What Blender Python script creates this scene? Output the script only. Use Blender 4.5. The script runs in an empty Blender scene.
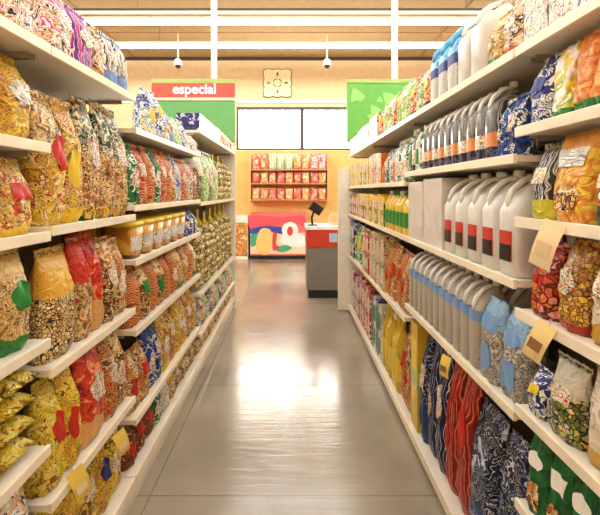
import bpy, bmesh, math, random
from mathutils import Vector, Matrix
PI = math.pi
S = bpy.context.scene
COL = S.collection
rnd = random.Random(7)
F = 400.0; VX, VY = 293.0, 191.0; EYE = 1.6

# ------------------------------------------------------------------ camera
cam = bpy.data.cameras.new('camera'); cam.sensor_width = 36; cam.sensor_fit = 'HORIZONTAL'
cam.lens = 24.0
cam.shift_x = (300 - VX) / 600.0
cam.shift_y = -(257.5 - VY) / 600.0
cam.clip_start = 0.02
co = bpy.data.objects.new('camera', cam); COL.objects.link(co)
co.location = (0, 0, EYE); co.rotation_euler = (PI / 2, 0, 0)
S.camera = co
# ------------------------------------------------------------------ world + exposure
S.view_settings.view_transform = 'Standard'
S.view_settings.look = 'None'
S.view_settings.gamma = 1
S.view_settings.exposure = 0.4
S.view_settings.use_curve_mapping = False
W = bpy.data.worlds.new('world'); S.world = W; W.use_nodes = True
W.node_tree.nodes['Background'].inputs[0].default_value = (1, 0.97, 0.92, 1)
W.node_tree.nodes['Background'].inputs[1].default_value = 0.6
RAIL_POWER = 20.0      # glow of the ceiling tubes
WINDOW_POWER = 10.0
BATTEN_Y = [-0.9, 0.2, 1.3, 2.4, 3.5, 4.6, 5.65, 6.7, 7.8]

# ------------------------------------------------------------------ materials
MATS = {}
def lin(c):
    return tuple(((x / 255) / 12.92 if x / 255 <= .04045 else ((x / 255 + .055) / 1.055) ** 2.4) for x in c) + (1,)
def plain(name, rgb, rough=0.5, metal=0.0, emit=0, coat=0.0):
    if name in MATS: return MATS[name]
    m = bpy.data.materials.new(name); m.use_nodes = True
    p = m.node_tree.nodes['Principled BSDF']
    nt = m.node_tree
    p.inputs['Base Color'].default_value = lin(rgb)
    p.inputs['Roughness'].default_value = rough
    p.inputs['Metallic'].default_value = metal
    p.inputs['Coat Weight'].default_value = coat
    if emit:
        p.inputs['Emission Color'].default_value = lin(rgb)
        p.inputs['Emission Strength'].default_value = emit
    else:
        tc = nt.nodes.new('ShaderNodeTexCoord'); n = nt.nodes.new('ShaderNodeTexNoise'); n.inputs['Scale'].default_value = 9
        nt.links.new(tc.outputs['Object'], n.inputs['Vector'])
        mx = nt.nodes.new('ShaderNodeMix'); mx.data_type = 'RGBA'; mx.blend_type = 'MULTIPLY'
        mx.inputs[0].default_value = 0.25
        mx.inputs[6].default_value = lin(rgb)
        nt.links.new(n.outputs['Fac'], mx.inputs[7]); 
        hs = nt.nodes.new('ShaderNodeHueSaturation'); hs.inputs['Value'].default_value = 1.12
        nt.links.new(mx.outputs[2], hs.inputs['Color']); nt.links.new(hs.outputs['Color'], p.inputs['Base Color'])
    MATS[name] = m
    return m

def pack(name, style, cols, scale=26, top=None, bot=None, tb=.78, bb=.14, rough=.32, bump=.75, dark=(30, 22, 16), edge=.05, alpha=None, stretch=(1, 1, 1)):
    scale = scale * 1.35
    """printed film: optional header and footer bands (by the pack's own height) round a printed picture"""
    if name in MATS: return MATS[name]
    m = bpy.data.materials.new(name); m.use_nodes = True
    nt = m.node_tree; N = nt.nodes; L = nt.links
    p = N['Principled BSDF']; p.inputs['Roughness'].default_value = rough
    tc = N.new('ShaderNodeTexCoord'); oi = N.new('ShaderNodeObjectInfo')
    ml = N.new('ShaderNodeMath'); ml.operation = 'MULTIPLY'; ml.inputs[1].default_value = 37.0
    L.new(oi.outputs['Random'], ml.inputs[0])
    ad = N.new('ShaderNodeVectorMath'); ad.operation = 'ADD'
    L.new(tc.outputs['Object'], ad.inputs[0]); L.new(ml.outputs[0], ad.inputs[1])
    mp = N.new('ShaderNodeMapping'); mp.inputs['Scale'].default_value = stretch
    L.new(ad.outputs[0], mp.inputs['Vector'])
    ramp = N.new('ShaderNodeValToRGB'); ramp.color_ramp.interpolation = 'CONSTANT'
    e = ramp.color_ramp.elements
    n = len(cols)
    for i, c in enumerate(cols):
        pos = i / n
        if i == 0: e[0].position = 0; el = e[0]
        elif i == 1: e[1].position = pos; el = e[1]
        else: el = e.new(pos)
        el.color = lin(c)
    if n == 1: e[1].color = lin(cols[0])
    out = None
    if style in ('cells', 'food'):
        dn = N.new('ShaderNodeTexNoise'); dn.inputs['Scale'].default_value = scale * .5
        L.new(mp.outputs[0], dn.inputs['Vector'])
        sc = N.new('ShaderNodeVectorMath'); sc.operation = 'SCALE'; sc.inputs['Scale'].default_value = (3.2 if style == 'cells' else 1.6) / scale
        L.new(dn.outputs['Color'], sc.inputs[0])
        a2 = N.new('ShaderNodeVectorMath'); a2.operation = 'ADD'; L.new(mp.outputs[0], a2.inputs[0]); L.new(sc.outputs[0], a2.inputs[1])
        v = N.new('ShaderNodeTexVoronoi'); v.inputs['Scale'].default_value = scale
        L.new(a2.outputs[0], v.inputs['Vector'])
        sp = N.new('ShaderNodeSeparateColor'); L.new(v.outputs['Color'], sp.inputs[0])
        L.new(sp.outputs[0], ramp.inputs[0])
        ve = N.new('ShaderNodeTexVoronoi'); ve.feature = 'DISTANCE_TO_EDGE'; ve.inputs['Scale'].default_value = scale
        L.new(a2.outputs[0], ve.inputs['Vector'])
        lt = N.new('ShaderNodeMath'); lt.operation = 'LESS_THAN'; lt.inputs[1].default_value = edge * (1.8 if style == 'food' else 1)
        L.new(ve.outputs['Distance'], lt.inputs[0])
        mx = N.new('ShaderNodeMix'); mx.data_type = 'RGBA'
        L.new(lt.outputs[0], mx.inputs[0]); L.new(ramp.outputs[0], mx.inputs[6]); mx.inputs[7].default_value = lin(dark)
        out = mx.outputs[2]
    elif style == 'print':
        nn = N.new('ShaderNodeTexNoise'); nn.inputs['Scale'].default_value = scale * .32; nn.inputs['Distortion'].default_value = 1.0; nn.inputs['Detail'].default_value = 2
        L.new(mp.outputs[0], nn.inputs['Vector'])
        mr = N.new('ShaderNodeMapRange'); mr.inputs[1].default_value = .3; mr.inputs[2].default_value = .7
        L.new(nn.outputs['Fac'], mr.inputs[0]); L.new(mr.outputs[0], ramp.inputs[0])
        w2 = N.new('ShaderNodeTexNoise'); w2.inputs['Scale'].default_value = scale * .45; w2.inputs['Distortion'].default_value = 2.2; w2.inputs['Detail'].default_value = 1
        L.new(mp.outputs[0], w2.inputs['Vector'])
        f1 = N.new('ShaderNodeMath'); f1.operation = 'MULTIPLY'; f1.inputs[1].default_value = 6; L.new(w2.outputs['Fac'], f1.inputs[0])
        f2 = N.new('ShaderNodeMath'); f2.operation = 'FRACT'; L.new(f1.outputs[0], f2.inputs[0])
        f3 = N.new('ShaderNodeMath'); f3.operation = 'LESS_THAN'; f3.inputs[1].default_value = .13 + edge * .8; L.new(f2.outputs[0], f3.inputs[0])
        f4 = N.new('ShaderNodeMath'); f4.operation = 'GREATER_THAN'; f4.inputs[1].default_value = .86; L.new(f2.outputs[0], f4.inputs[0])
        mx = N.new('ShaderNodeMix'); mx.data_type = 'RGBA'; L.new(f3.outputs[0], mx.inputs[0]); L.new(ramp.outputs[0], mx.inputs[6]); mx.inputs[7].default_value = lin(dark)
        m4 = N.new('ShaderNodeMix'); m4.data_type = 'RGBA'; L.new(f4.outputs[0], m4.inputs[0]); L.new(mx.outputs[2], m4.inputs[6]); m4.inputs[7].default_value = lin(cols[-1])
        out = m4.outputs[2]
    elif style == 'swirl':
        nn = N.new('ShaderNodeTexNoise'); nn.inputs['Scale'].default_value = scale * .55; nn.inputs['Distortion'].default_value = 1.6
        nn.inputs['Detail'].default_value = 1.0
        L.new(mp.outputs[0], nn.inputs['Vector'])
        mr = N.new('ShaderNodeMapRange'); mr.inputs[1].default_value = .3; mr.inputs[2].default_value = .7
        L.new(nn.outputs['Fac'], mr.inputs[0]); L.new(mr.outputs[0], ramp.inputs[0])
        out = ramp.outputs[0]
    else:
        w = N.new('ShaderNodeTexWave'); w.inputs['Scale'].default_value = scale * .35; w.inputs['Distortion'].default_value = 5
        w.inputs['Detail'].default_value = 1; w.bands_direction = 'X' if style == 'stripe' else 'DIAGONAL'
        w.inputs['Detail Scale'].default_value = 1.2
        L.new(mp.outputs[0], w.inputs['Vector']); L.new(w.outputs['Fac'], ramp.inputs[0])
        out = ramp.outputs[0]
    sx = N.new('ShaderNodeSeparateXYZ'); L.new(tc.outputs['Generated'], sx.inputs[0])
    wob = N.new('ShaderNodeTexNoise'); wob.inputs['Scale'].default_value = 9; L.new(ad.outputs[0], wob.inputs['Vector'])
    wa = N.new('ShaderNodeMath'); wa.operation = 'MULTIPLY_ADD'; wa.inputs[1].default_value = .25; L.new(wob.outputs['Fac'], wa.inputs[0]); L.new(sx.outputs[2], wa.inputs[2])
    for colr, th, op in ((top, tb + .125, 'GREATER_THAN'), (bot, bb + .125, 'LESS_THAN')):
        if colr is None: continue
        c = N.new('ShaderNodeMath'); c.operation = op; c.inputs[1].default_value = th; L.new(wa.outputs[0], c.inputs[0])
        mx = N.new('ShaderNodeMix'); mx.data_type = 'RGBA'; L.new(c.outputs[0], mx.inputs[0]); L.new(out, mx.inputs[6])
        if isinstance(colr, list):
            n3 = N.new('ShaderNodeTexNoise'); n3.inputs['Scale'].default_value = 24; n3.inputs['Distortion'].default_value = 1.5; n3.inputs['Detail'].default_value = 1; L.new(ad.outputs[0], n3.inputs['Vector'])
            m3 = N.new('ShaderNodeMapRange'); m3.inputs[1].default_value = .32; m3.inputs[2].default_value = .68; L.new(n3.outputs['Fac'], m3.inputs[0])
            r3 = N.new('ShaderNodeValToRGB'); r3.color_ramp.interpolation = 'CONSTANT'; r3.color_ramp.elements[0].color = lin(colr[0]); r3.color_ramp.elements[1].position = 1 / len(colr); r3.color_ramp.elements[1].color = lin(colr[1])
            for i in range(2, len(colr)): r3.color_ramp.elements.new(i / len(colr)).color = lin(colr[i])
            L.new(m3.outputs[0], r3.inputs[0]); L.new(r3.outputs[0], mx.inputs[7])
        else: mx.inputs[7].default_value = lin(colr)
        out = mx.outputs[2]
    L.new(out, p.inputs['Base Color'])
    if bump:
        bn = N.new('ShaderNodeTexNoise'); bn.inputs['Scale'].default_value = 24; bn.inputs['Distortion'].default_value = 1.2; L.new(ad.outputs[0], bn.inputs['Vector'])
        b = N.new('ShaderNodeBump'); b.inputs['Strength'].default_value = bump; b.inputs['Distance'].default_value = .02
        L.new(bn.outputs['Fac'], b.inputs['Height']); L.new(b.outputs[0], p.inputs['Normal'])
    MATS[name] = m
    return m

cream = plain('cream_painted_metal', (240, 230, 212), .4)
lipm = plain('price_rail_cream', (250, 234, 204), .35)
backm = plain('beige_panel_painted_shade', (138, 122, 100), .6)  # beige darkened: the deep shade between packs is put into this colour
under = plain('grey_upright', (160, 148, 130), .5)
white = plain('white_plastic', (244, 240, 232), .3)
offw = plain('warm_white_paint', (246, 236, 216), .5)
blackm = plain('black_plastic', (24, 22, 22), .35)
greym = plain('grey_laminate', (128, 120, 112), .5)
redm = plain('red_laminate', (206, 62, 38), .35)
yellowt = plain('yellow_card', (240, 205, 90), .6)
TAG = plain('cream_card', (250, 226, 180), .6)

# colour shorthands
tan = (216, 160, 76); ltan = (238, 204, 130); crm = (244, 222, 172); brown = (130, 78, 36); dbr = (74, 42, 20); wht = (248, 244, 232); red = (205, 44, 26)
org = (236, 128, 40); yel = (240, 200, 50); dyel = (214, 172, 36); grn = (44, 128, 52); dgrn = (18, 66, 34); lgrn = (150, 200, 84); nvy = (22, 34, 92)
blu = (36, 92, 176); lbl = (130, 190, 226); pur = (126, 30, 140); mag = (214, 60, 140); gry = (168, 162, 154); lgry = (206, 200, 190); dk = (34, 28, 24); pnk = (240, 150, 140); pch = (244, 190, 140)

def P(name):
    d = {
     'tan_noodle': lambda: pack('tan_noodle', 'print', [brown, tan, ltan, tan, crm, brown, ltan], 60, top=ltan, bot=grn, bb=.16),
     'tan_nuts': lambda: pack('tan_nuts', 'food', [tan, ltan, (196, 140, 70), crm, (226, 178, 110), brown], 52, top=[tan, crm, ltan, brown, (220, 120, 50)], tb=.66),
     'tan_beans': lambda: pack('tan_beans', 'food', [ltan, (232, 190, 120), (220, 166, 96), crm], 60, top=(232, 176, 60), tb=.62),
     'nuts_green': lambda: pack('nuts_green', 'food', [tan, ltan, crm, (200, 140, 66), (60, 90, 40)], 46, bot=[dgrn, grn, dgrn, crm], top=[ltan, tan, crm, red, tan]),
     'tall_green': lambda: pack('tall_green', 'print', [tan, ltan, (226, 178, 110), crm, (206, 120, 50), tan, brown], 40, top=[dgrn, (18, 46, 26), crm, dgrn, gry, crm], tb=.58, bot=[yel, tan, dgrn, yel], bb=.1, dark=(70, 40, 18)),
     'tall_red': lambda: pack('tall_red', 'print', [dyel, ltan, yel, crm, red, dyel, tan, yel], 36, top=[tan, crm, ltan, gry, brown, ltan], tb=.55, bot=[yel, dyel, crm], bb=.12, dark=(70, 40, 18)),
     'navy_gloss': lambda: pack('navy_gloss', 'print', [(14, 20, 50), (10, 14, 30), (16, 30, 74), (10, 14, 30), (26, 50, 104), (200, 206, 220)], 22, edge=.0, dark=(8, 10, 24), rough=.15, bot=(24, 60, 110), bb=.35),  # the pale last colour paints white highlights onto the dark wrap
     'case_white': lambda: pack('case_white', 'swirl', [(206, 200, 190), (214, 208, 198)], 6, rough=.25, bump=.1),
     'snack_mix': lambda: pack('snack_mix', 'print', [brown, tan, yel, crm, red, ltan, tan, yel], 42, bot=yel),
     'yellow_chip': lambda: pack('yellow_chip', 'print', [dyel, yel, (250, 224, 90), (214, 160, 40), yel, (250, 220, 70), (240, 210, 80)], 20, dark=(120, 76, 24)),
     'yellow_bag': lambda: pack('yellow_bag', 'print', [yel, (246, 216, 90), (230, 190, 60), tan, yel, (200, 150, 50)], 30, edge=.035, dark=(110, 70, 24)),
     'olive_bag': lambda: pack('olive_bag', 'print', [(196, 172, 44), (228, 204, 60), yel, (240, 222, 120), (226, 196, 50), brown, (236, 206, 70)], 26, dark=(110, 80, 24)),
     'red_bag': lambda: pack('red_bag', 'swirl', [(150, 24, 14), red, (220, 70, 36), red, (240, 150, 90)], 22, bot=(226, 170, 100), bb=.3),
     'red_food': lambda: pack('red_food', 'print', [red, tan, ltan, brown, org, crm], 40, top=red, tb=.6),
     'orange_food': lambda: pack('orange_food', 'print', [org, tan, (222, 110, 40), ltan, crm, brown], 42),
     'orange_striped': lambda: pack('orange_striped', 'diag', [brown, org, tan, ltan, (236, 150, 70), red], 44),
     'purple_bag': lambda: pack('purple_bag', 'stripe', [pur, (90, 14, 100), pur, wht, pur, mag], 34),
     'magenta_bag': lambda: pack('magenta_bag', 'swirl', [mag, wht, pch, (180, 110, 60), wht, dk], 34, top=mag, tb=.8),
     'navy_white': lambda: pack('navy_white', 'stripe', [dk, wht, wht, nvy, (60, 60, 84), wht], 34, bot=(120, 150, 200), bb=.3),
     'cream_bag': lambda: pack('cream_bag', 'print', [ltan, wht, pch, tan, dk, wht], 32, bot=(200, 96, 40)),
     'green_white': lambda: pack('green_white', 'swirl', [dgrn, (16, 50, 28), wht, dgrn, wht, grn], 48, top=dgrn, tb=.82),
     'blue_mix': lambda: pack('blue_mix', 'print', [nvy, blu, wht, blu, wht, lbl, yel, wht], 24),
     'blue_bag': lambda: pack('blue_bag', 'print', [nvy, blu, (24, 70, 150), wht, blu, nvy], 34),
     'red_white': lambda: pack('red_white', 'diag', [red, crm, (200, 80, 40), ltan, brown, red], 34),
     'green_bag': lambda: pack('green_bag', 'swirl', [dgrn, grn, (40, 110, 50), wht, grn], 30),
     'brown_bag': lambda: pack('brown_bag', 'swirl', [dbr, (116, 50, 26), (150, 60, 30), dbr, tan], 30),
     'garlic': lambda: pack('garlic', 'food', [(220, 200, 130), (236, 220, 160), (200, 176, 96), (180, 150, 70)], 20, dark=(120, 92, 40)),
     'gold_tub': lambda: pack('gold_tub', 'stripe', [(226, 156, 40), (236, 180, 70), (226, 156, 40), (180, 110, 30)], 20, bump=.05, bot=(120, 60, 30), bb=.05),
     'lime_bag': lambda: pack('lime_bag', 'print', [lgrn, (190, 220, 120), wht, (120, 180, 70), (210, 226, 150)], 26, edge=.03, dark=(90, 140, 60)),
     'fire_bag': lambda: pack('fire_bag', 'swirl', [yel, org, red, (190, 50, 24), wht, org, (210, 60, 30)], 22, bot=(90, 40, 20)),
     'bluecap': lambda: pack('bluecap', 'stripe', [lgry, wht, lgry, (170, 190, 210), wht, gry], 40, top=[(90, 170, 214), (130, 196, 226), (60, 140, 196)], tb=.5, bump=.1),
     'clear_jug': lambda: pack('clear_jug', 'stripe', [(110, 110, 112), (70, 70, 76), lgry, (44, 44, 52), gry, (66, 64, 70)], 36, bump=.1, rough=.15, bot=[(50, 54, 80), (90, 96, 120), (40, 42, 60)], bb=.2, stretch=(1, 1, .25)),
     'milk_jug': lambda: pack('milk_jug', 'stripe', [(170, 158, 142), (196, 184, 168), (120, 108, 94), (186, 176, 160), (176, 164, 148)], 44, bump=.1, rough=.3),
     'orange_pouch': lambda: pack('orange_pouch', 'swirl', [(222, 130, 40), (232, 150, 50), (206, 110, 30), (236, 164, 60)], 14, bot=grn, bb=.16),
     'orange_panel': lambda: pack('orange_panel', 'swirl', [(226, 150, 40), yel, (232, 160, 50), (210, 120, 30), yel], 16, top=(222, 150, 60), tb=.8),
     'white_blue': lambda: pack('white_blue', 'print', [wht, (30, 50, 140), wht, (200, 200, 196), (40, 70, 160)], 30, edge=.04),
     'white_green_food': lambda: pack('white_green_food', 'food', [wht, ltan, (190, 200, 90), lgry, ltan], 46, top=(60, 60, 140), tb=.7),
     'white_yellow': lambda: pack('white_yellow', 'swirl', [wht, wht, yel, (230, 180, 60), lgrn, wht], 16, bot=grn),
     'black_clear': lambda: pack('black_clear', 'stripe', [dk, gry, lgry, (60, 56, 60), wht, dk], 34, bot=(206, 196, 50), bb=.26),
     'tomato': lambda: pack('tomato', 'food', [red, org, (226, 90, 40), wht, (210, 60, 40)], 34, bot=dgrn, bb=.3, top=lgry, tb=.6),
     'clear_beige': lambda: pack('clear_beige', 'swirl', [(216, 196, 170), (230, 214, 190), (196, 170, 140), (236, 224, 206)], 26, bot=(206, 160, 60), bb=.22),
     'pepper': lambda: pack('pepper', 'food', [red, (220, 96, 70), pnk, (180, 40, 30), org], 30, dark=(90, 20, 12)),
     'peach_food': lambda: pack('peach_food', 'food', [(206, 160, 70), (224, 180, 90), (190, 130, 50), yel], 55, bot=(170, 50, 30), dark=(120, 70, 30)),
     'green_clear': lambda: pack('green_clear', 'food', [(150, 150, 60), (190, 190, 100), lgry, (100, 120, 50), ltan], 50, top=(214, 206, 186), tb=.62),
     'green_pack': lambda: pack('green_pack', 'cells', [(26, 104, 46), (22, 92, 40), (26, 104, 46), (30, 116, 52)], 20, edge=.01, dark=dgrn),
     'rust': lambda: pack('rust', 'swirl', [(140, 66, 30), (176, 90, 44), brown, (206, 130, 70)], 26),
     'navy_bag': lambda: pack('navy_bag', 'stripe', [nvy, (16, 22, 50), nvy, wht, nvy, nvy, (16, 22, 50)], 22, stretch=(1, 1, .6)),
     'red_pack': lambda: pack('red_pack', 'stripe', [(150, 26, 16), red, (190, 40, 24), (240, 160, 120), red, (120, 20, 14)], 26, stretch=(1, 1, .5)),
     'navy_bottle': lambda: pack('navy_bottle', 'stripe', [(14, 20, 44), (22, 40, 84), (12, 14, 30), (34, 60, 110)], 26, bump=.1, rough=.15),
     'lime_bottle': lambda: pack('lime_bottle', 'stripe', [(190, 190, 40), (206, 206, 60), (170, 168, 30)], 18, bump=.05, bot=dyel, bb=.3, top=dyel, tb=.66),
     'pallet_white': lambda: pack('pallet_white', 'stripe', [(212, 206, 196), (218, 212, 202), (212, 206, 196)], 14, bump=.04, rough=.28),
     'wrap_clear': lambda: pack('wrap_clear', 'cells', [lgry, (220, 212, 200), gry, (180, 170, 156)], 52, edge=.06, dark=(90, 80, 70), top=(150, 190, 222), tb=.68),
     'kitchen_box': lambda: pack('kitchen_box', 'print', [wht, (240, 236, 224), wht, lgry], 14, edge=.015, dark=(120, 60, 40), bump=.02),
     'beige_box': lambda: pack('beige_box', 'print', [(214, 190, 150), ltan, (226, 206, 170), (70, 56, 44)], 26, edge=.04, bump=.02),
     'orange_box': lambda: pack('orange_box', 'stripe', [org, (226, 100, 40), org, (240, 170, 90)], 16, bump=.02),
     'yellow_box': lambda: pack('yellow_box', 'cells', [yel, (236, 190, 60), yel, (250, 226, 120)], 22, edge=.02, bump=.02, dark=(150, 100, 30)),
     'red_box': lambda: pack('red_box', 'cells', [red, (180, 30, 20), red, wht], 22, edge=.02, bump=.02),
     'green_box': lambda: pack('green_box', 'cells', [grn, lgrn, grn, (30, 100, 46)], 20, edge=.02, bump=.02, top=yel),
     'navy_box': lambda: pack('navy_box', 'cells', [nvy, (34, 60, 130), nvy, (200, 190, 220)], 26, edge=.02, bump=.02),
     'white_bag': lambda: pack('white_bag', 'print', [wht, (238, 230, 214), lgry, wht], 18, edge=.03, dark=(140, 120, 100)),
     'pink_bread': lambda: pack('pink_bread', 'food', [pnk, (236, 130, 110), pch, (226, 100, 90), pch], 9, bump=.1, dark=(190, 70, 60), edge=.03),
     'peach_bread': lambda: pack('peach_bread', 'food', [pch, (236, 160, 100), (250, 210, 170), ltan], 9, bump=.1, dark=(190, 110, 60), edge=.03),
     'green_bread': lambda: pack('green_bread', 'stripe', [(90, 160, 70), wht, lgrn, wht], 16, bump=.1),
     'magenta_bread': lambda: pack('magenta_bread', 'swirl', [(190, 60, 110), pnk, wht, (214, 80, 120)], 16, bump=.1),
    }
    return d[name]() if name in d else MATS[name]

# ------------------------------------------------------------------ mesh helpers
def mobj(name, bm, mat, parent=None, smooth=True, bevel=0):
    me = bpy.data.meshes.new(name)
    bmesh.ops.recalc_face_normals(bm, faces=bm.faces)
    bm.to_mesh(me); bm.free()
    me.materials.append(mat)
    if smooth:
        for p in me.polygons: p.use_smooth = True
    o = bpy.data.objects.new(name, me); COL.objects.link(o)
    if parent: o.parent = parent
    if bevel:
        b = o.modifiers.new('bevel', 'BEVEL'); b.width = bevel; b.segments = 2; b.limit_method = 'ANGLE'
    return o
def box(bm, x0, x1, y0, y1, z0, z1):
    v = [bm.verts.new((x, y, z)) for z in (z0, z1) for y in (y0, y1) for x in (x0, x1)]
    for f in ((0, 1, 3, 2), (4, 6, 7, 5), (0, 4, 5, 1), (2, 3, 7, 6), (0, 2, 6, 4), (1, 5, 7, 3)):
        bm.faces.new([v[i] for i in f])
def bx(name, mat, dims, parent=None, bevel=0):
    bm = bmesh.new(); box(bm, *dims)
    return mobj(name, bm, mat, parent, smooth=False, bevel=bevel)
def tube(bm, pts, r, n=8, rs=None):
    rings = []
    for i, p in enumerate(pts):
        p = Vector(p); a = Vector(pts[max(i - 1, 0)]); b = Vector(pts[min(i + 1, len(pts) - 1)])
        t = (b - a).normalized(); s = t.orthogonal().normalized() if abs(t.x) > .99 else t.cross(Vector((1, 0, 0))).normalized()
        q = t.cross(s); rr = rs[i] if rs else r
        rings.append([bm.verts.new(p + (s * math.cos(k * 2 * PI / n) + q * math.sin(k * 2 * PI / n)) * rr) for k in range(n)])
    for a, b in zip(rings, rings[1:]):
        for k in range(n): bm.faces.new((a[k], a[(k + 1) % n], b[(k + 1) % n], b[k]))
    bm.faces.new(rings[0][::-1]); bm.faces.new(rings[-1])
def sup(t, rx, ry, e):
    c, s = math.cos(t), math.sin(t)
    return (rx * math.copysign(abs(c) ** (2 / e), c), ry * math.copysign(abs(s) ** (2 / e), s))
def loft(bm, rings, n=20, cy=0):
    """rings: (z, rx, ry, exponent, yoffset)"""
    rr = []
    for z, rx, ry, e, oy in rings:
        row = []
        for k in range(n):
            x, y = sup(2 * PI * (k + .5) / n, rx, ry, e); row.append(bm.verts.new((x, y + oy, z)))
        rr.append(row)
    for a, b in zip(rr, rr[1:]):
        for k in range(n): bm.faces.new((a[k], a[(k + 1) % n], b[(k + 1) % n], b[k]))
    bm.faces.new(rr[0][::-1]); bm.faces.new(rr[-1])
def empty(name, loc=(0, 0, 0), rz=0):
    o = bpy.data.objects.new(name, None); COL.objects.link(o); o.empty_display_size = .1
    o.location = loc; o.rotation_euler = (0, 0, rz); return o
def meta(o, label, cat, group=None):
    o['label'] = label; o['category'] = cat
    if group: o['group'] = group
def structure(o): o['kind'] = 'structure'; return o

# ------------------------------------------------------------------ the room
def floor_mat():
    m = bpy.data.materials.new('polished_floor'); m.use_nodes = True; nt = m.node_tree; N = nt.nodes; L = nt.links; p = N['Principled BSDF']
    tc = N.new('ShaderNodeTexCoord')
    n1 = N.new('ShaderNodeTexNoise'); n1.inputs['Scale'].default_value = 1.3; n1.inputs['Detail'].default_value = 6; L.new(tc.outputs['Object'], n1.inputs['Vector'])
    r = N.new('ShaderNodeValToRGB'); r.color_ramp.elements[0].position = .3; r.color_ramp.elements[1].position = .72
    r.color_ramp.elements[0].color = lin((140, 128, 112)); r.color_ramp.elements[1].color = lin((176, 162, 142)); L.new(n1.outputs['Fac'], r.inputs[0])
    br = N.new('ShaderNodeTexBrick'); br.offset = 0; br.inputs['Scale'].default_value = 1; br.inputs['Brick Width'].default_value = 1.55; br.inputs['Row Height'].default_value = 1.2
    br.inputs['Mortar Size'].default_value = .004; br.inputs['Color1'].default_value = (1, 1, 1, 1); br.inputs['Color2'].default_value = (1, 1, 1, 1); br.inputs['Mortar'].default_value = (.55, .5, .45, 1)
    mp = N.new('ShaderNodeMapping'); mp.inputs['Location'].default_value = (.75, .3, 0); L.new(tc.outputs['Object'], mp.inputs['Vector']); L.new(mp.outputs[0], br.inputs['Vector'])
    mx = N.new('ShaderNodeMix'); mx.data_type = 'RGBA'; mx.blend_type = 'MULTIPLY'; mx.inputs[0].default_value = .8
    L.new(r.outputs[0], mx.inputs[6]); L.new(br.outputs['Color'], mx.inputs[7]); L.new(mx.outputs[2], p.inputs['Base Color'])
    n2 = N.new('ShaderNodeTexNoise'); n2.inputs['Scale'].default_value = 3; n2.inputs['Detail'].default_value = 4; L.new(tc.outputs['Object'], n2.inputs['Vector'])
    mr = N.new('ShaderNodeMapRange'); mr.inputs[3].default_value = .13; mr.inputs[4].default_value = .22; L.new(n2.outputs['Fac'], mr.inputs[0]); L.new(mr.outputs[0], p.inputs['Roughness'])
    p.inputs['Specular IOR Level'].default_value = .9; p.inputs['Coat Weight'].default_value = .3; p.inputs['Coat Roughness'].default_value = .12
    n5 = N.new('ShaderNodeTexNoise'); n5.inputs['Scale'].default_value = 1; n5.inputs['Detail'].default_value = 2; m5 = N.new('ShaderNodeMapping'); m5.inputs['Scale'].default_value = (1.5, 70, 1); L.new(tc.outputs['Object'], m5.inputs['Vector']); L.new(m5.outputs[0], n5.inputs['Vector'])
    b = N.new('ShaderNodeBump'); b.inputs['Strength'].default_value = .4; b.inputs['Distance'].default_value = .004; L.new(n5.outputs['Fac'], b.inputs['Height']); L.new(b.outputs[0], p.inputs['Normal'])
    return m
RX = 8.0; WY = 9.9; CH = 4.9; BY = -2.5
structure(bx('floor', floor_mat(), (-RX, RX, BY, WY + .15, -.1, 0)))
peach = plain('peach_wall_paint', (234, 198, 148), .7)
amber = plain('amber_wall_paint', (232, 186, 108), .7)
ceilm = plain('tan_ceiling_panel', (182, 152, 104), .8)
structure(bx('ceiling', ceilm, (-RX, RX, BY, WY + .15, CH, CH + .1)))
structure(bx('wall_left', peach, (-RX - .1, -RX, BY, WY + .15, 0, CH)))
structure(bx('wall_right', peach, (RX, RX + .1, BY, WY + .15, 0, CH)))
structure(bx('wall_back', peach, (-RX, RX, BY - .1, BY, 0, CH)))
# far wall with a window opening
wx0, wx1, wz0, wz1 = -1.39, 1.75, 2.62, 3.67
bm = bmesh.new()
box(bm, -RX, wx0, WY, WY + .15, 0, CH); box(bm, wx1, RX, WY, WY + .15, 0, CH); box(bm, wx0, wx1, WY, WY + .15, wz1, CH); box(bm, wx0, wx1, WY, WY + .15, 0, wz0)
structure(mobj('wall_far', bm, peach, smooth=False))
structure(bx('trim_1', amber, (-RX, RX, WY - .03, WY, 0.1, wz0 - .03)))        # amber lower wall board
structure(bx('baseboard_far', blackm, (-RX, RX, WY - .045, WY - .03, 0, .1)))
structure(bx('trim_2', plain('dark_trim', (60, 44, 30), .6), (-RX, RX, WY - .05, WY, CH - .07, CH - .0)))
structure(bx('trim_3', offw, (-RX, RX, WY - .04, WY, wz1 + .1, wz1 + .17)))
win = empty('window_1', ((wx0 + wx1) / 2, WY, wz0)); win['kind'] = 'structure'
def wpart(name, mat, d):
    ox, oy, oz = win.location
    return bx(name, mat, (d[0] - ox, d[1] - ox, d[2] - oy, d[3] - oy, d[4] - oz, d[5] - oz), win)
dkf = plain('dark_window_frame', (70, 54, 44), .5)
for d in ((wx0, wx1, WY - .05, WY + .04, wz1 - .07, wz1), (wx0, wx1, WY - .02, WY + .04, wz0, wz0 + .045), (wx0, wx0 + .045, WY - .02, WY + .04, wz0 + .045, wz1 - .05), (wx1 - .045, wx1, WY - .02, WY + .04, wz0 + .045, wz1 - .05), (.175, .265, WY - .05, WY + .04, wz0 + .045, wz1 - .05)):
    wpart('window_frame', dkf, d)
wm = plain('daylit_pane', (255, 250, 240), .4, emit=WINDOW_POWER)
wpart('window_pane', wm, (wx0 + .045, .2, WY + .05, WY + .07, wz0 + .045, wz1 - .05))
wpart('window_pane', wm, (.2501, wx1 - .045, WY + .05, WY + .07, wz0 + .045, wz1 - .05))
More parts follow.
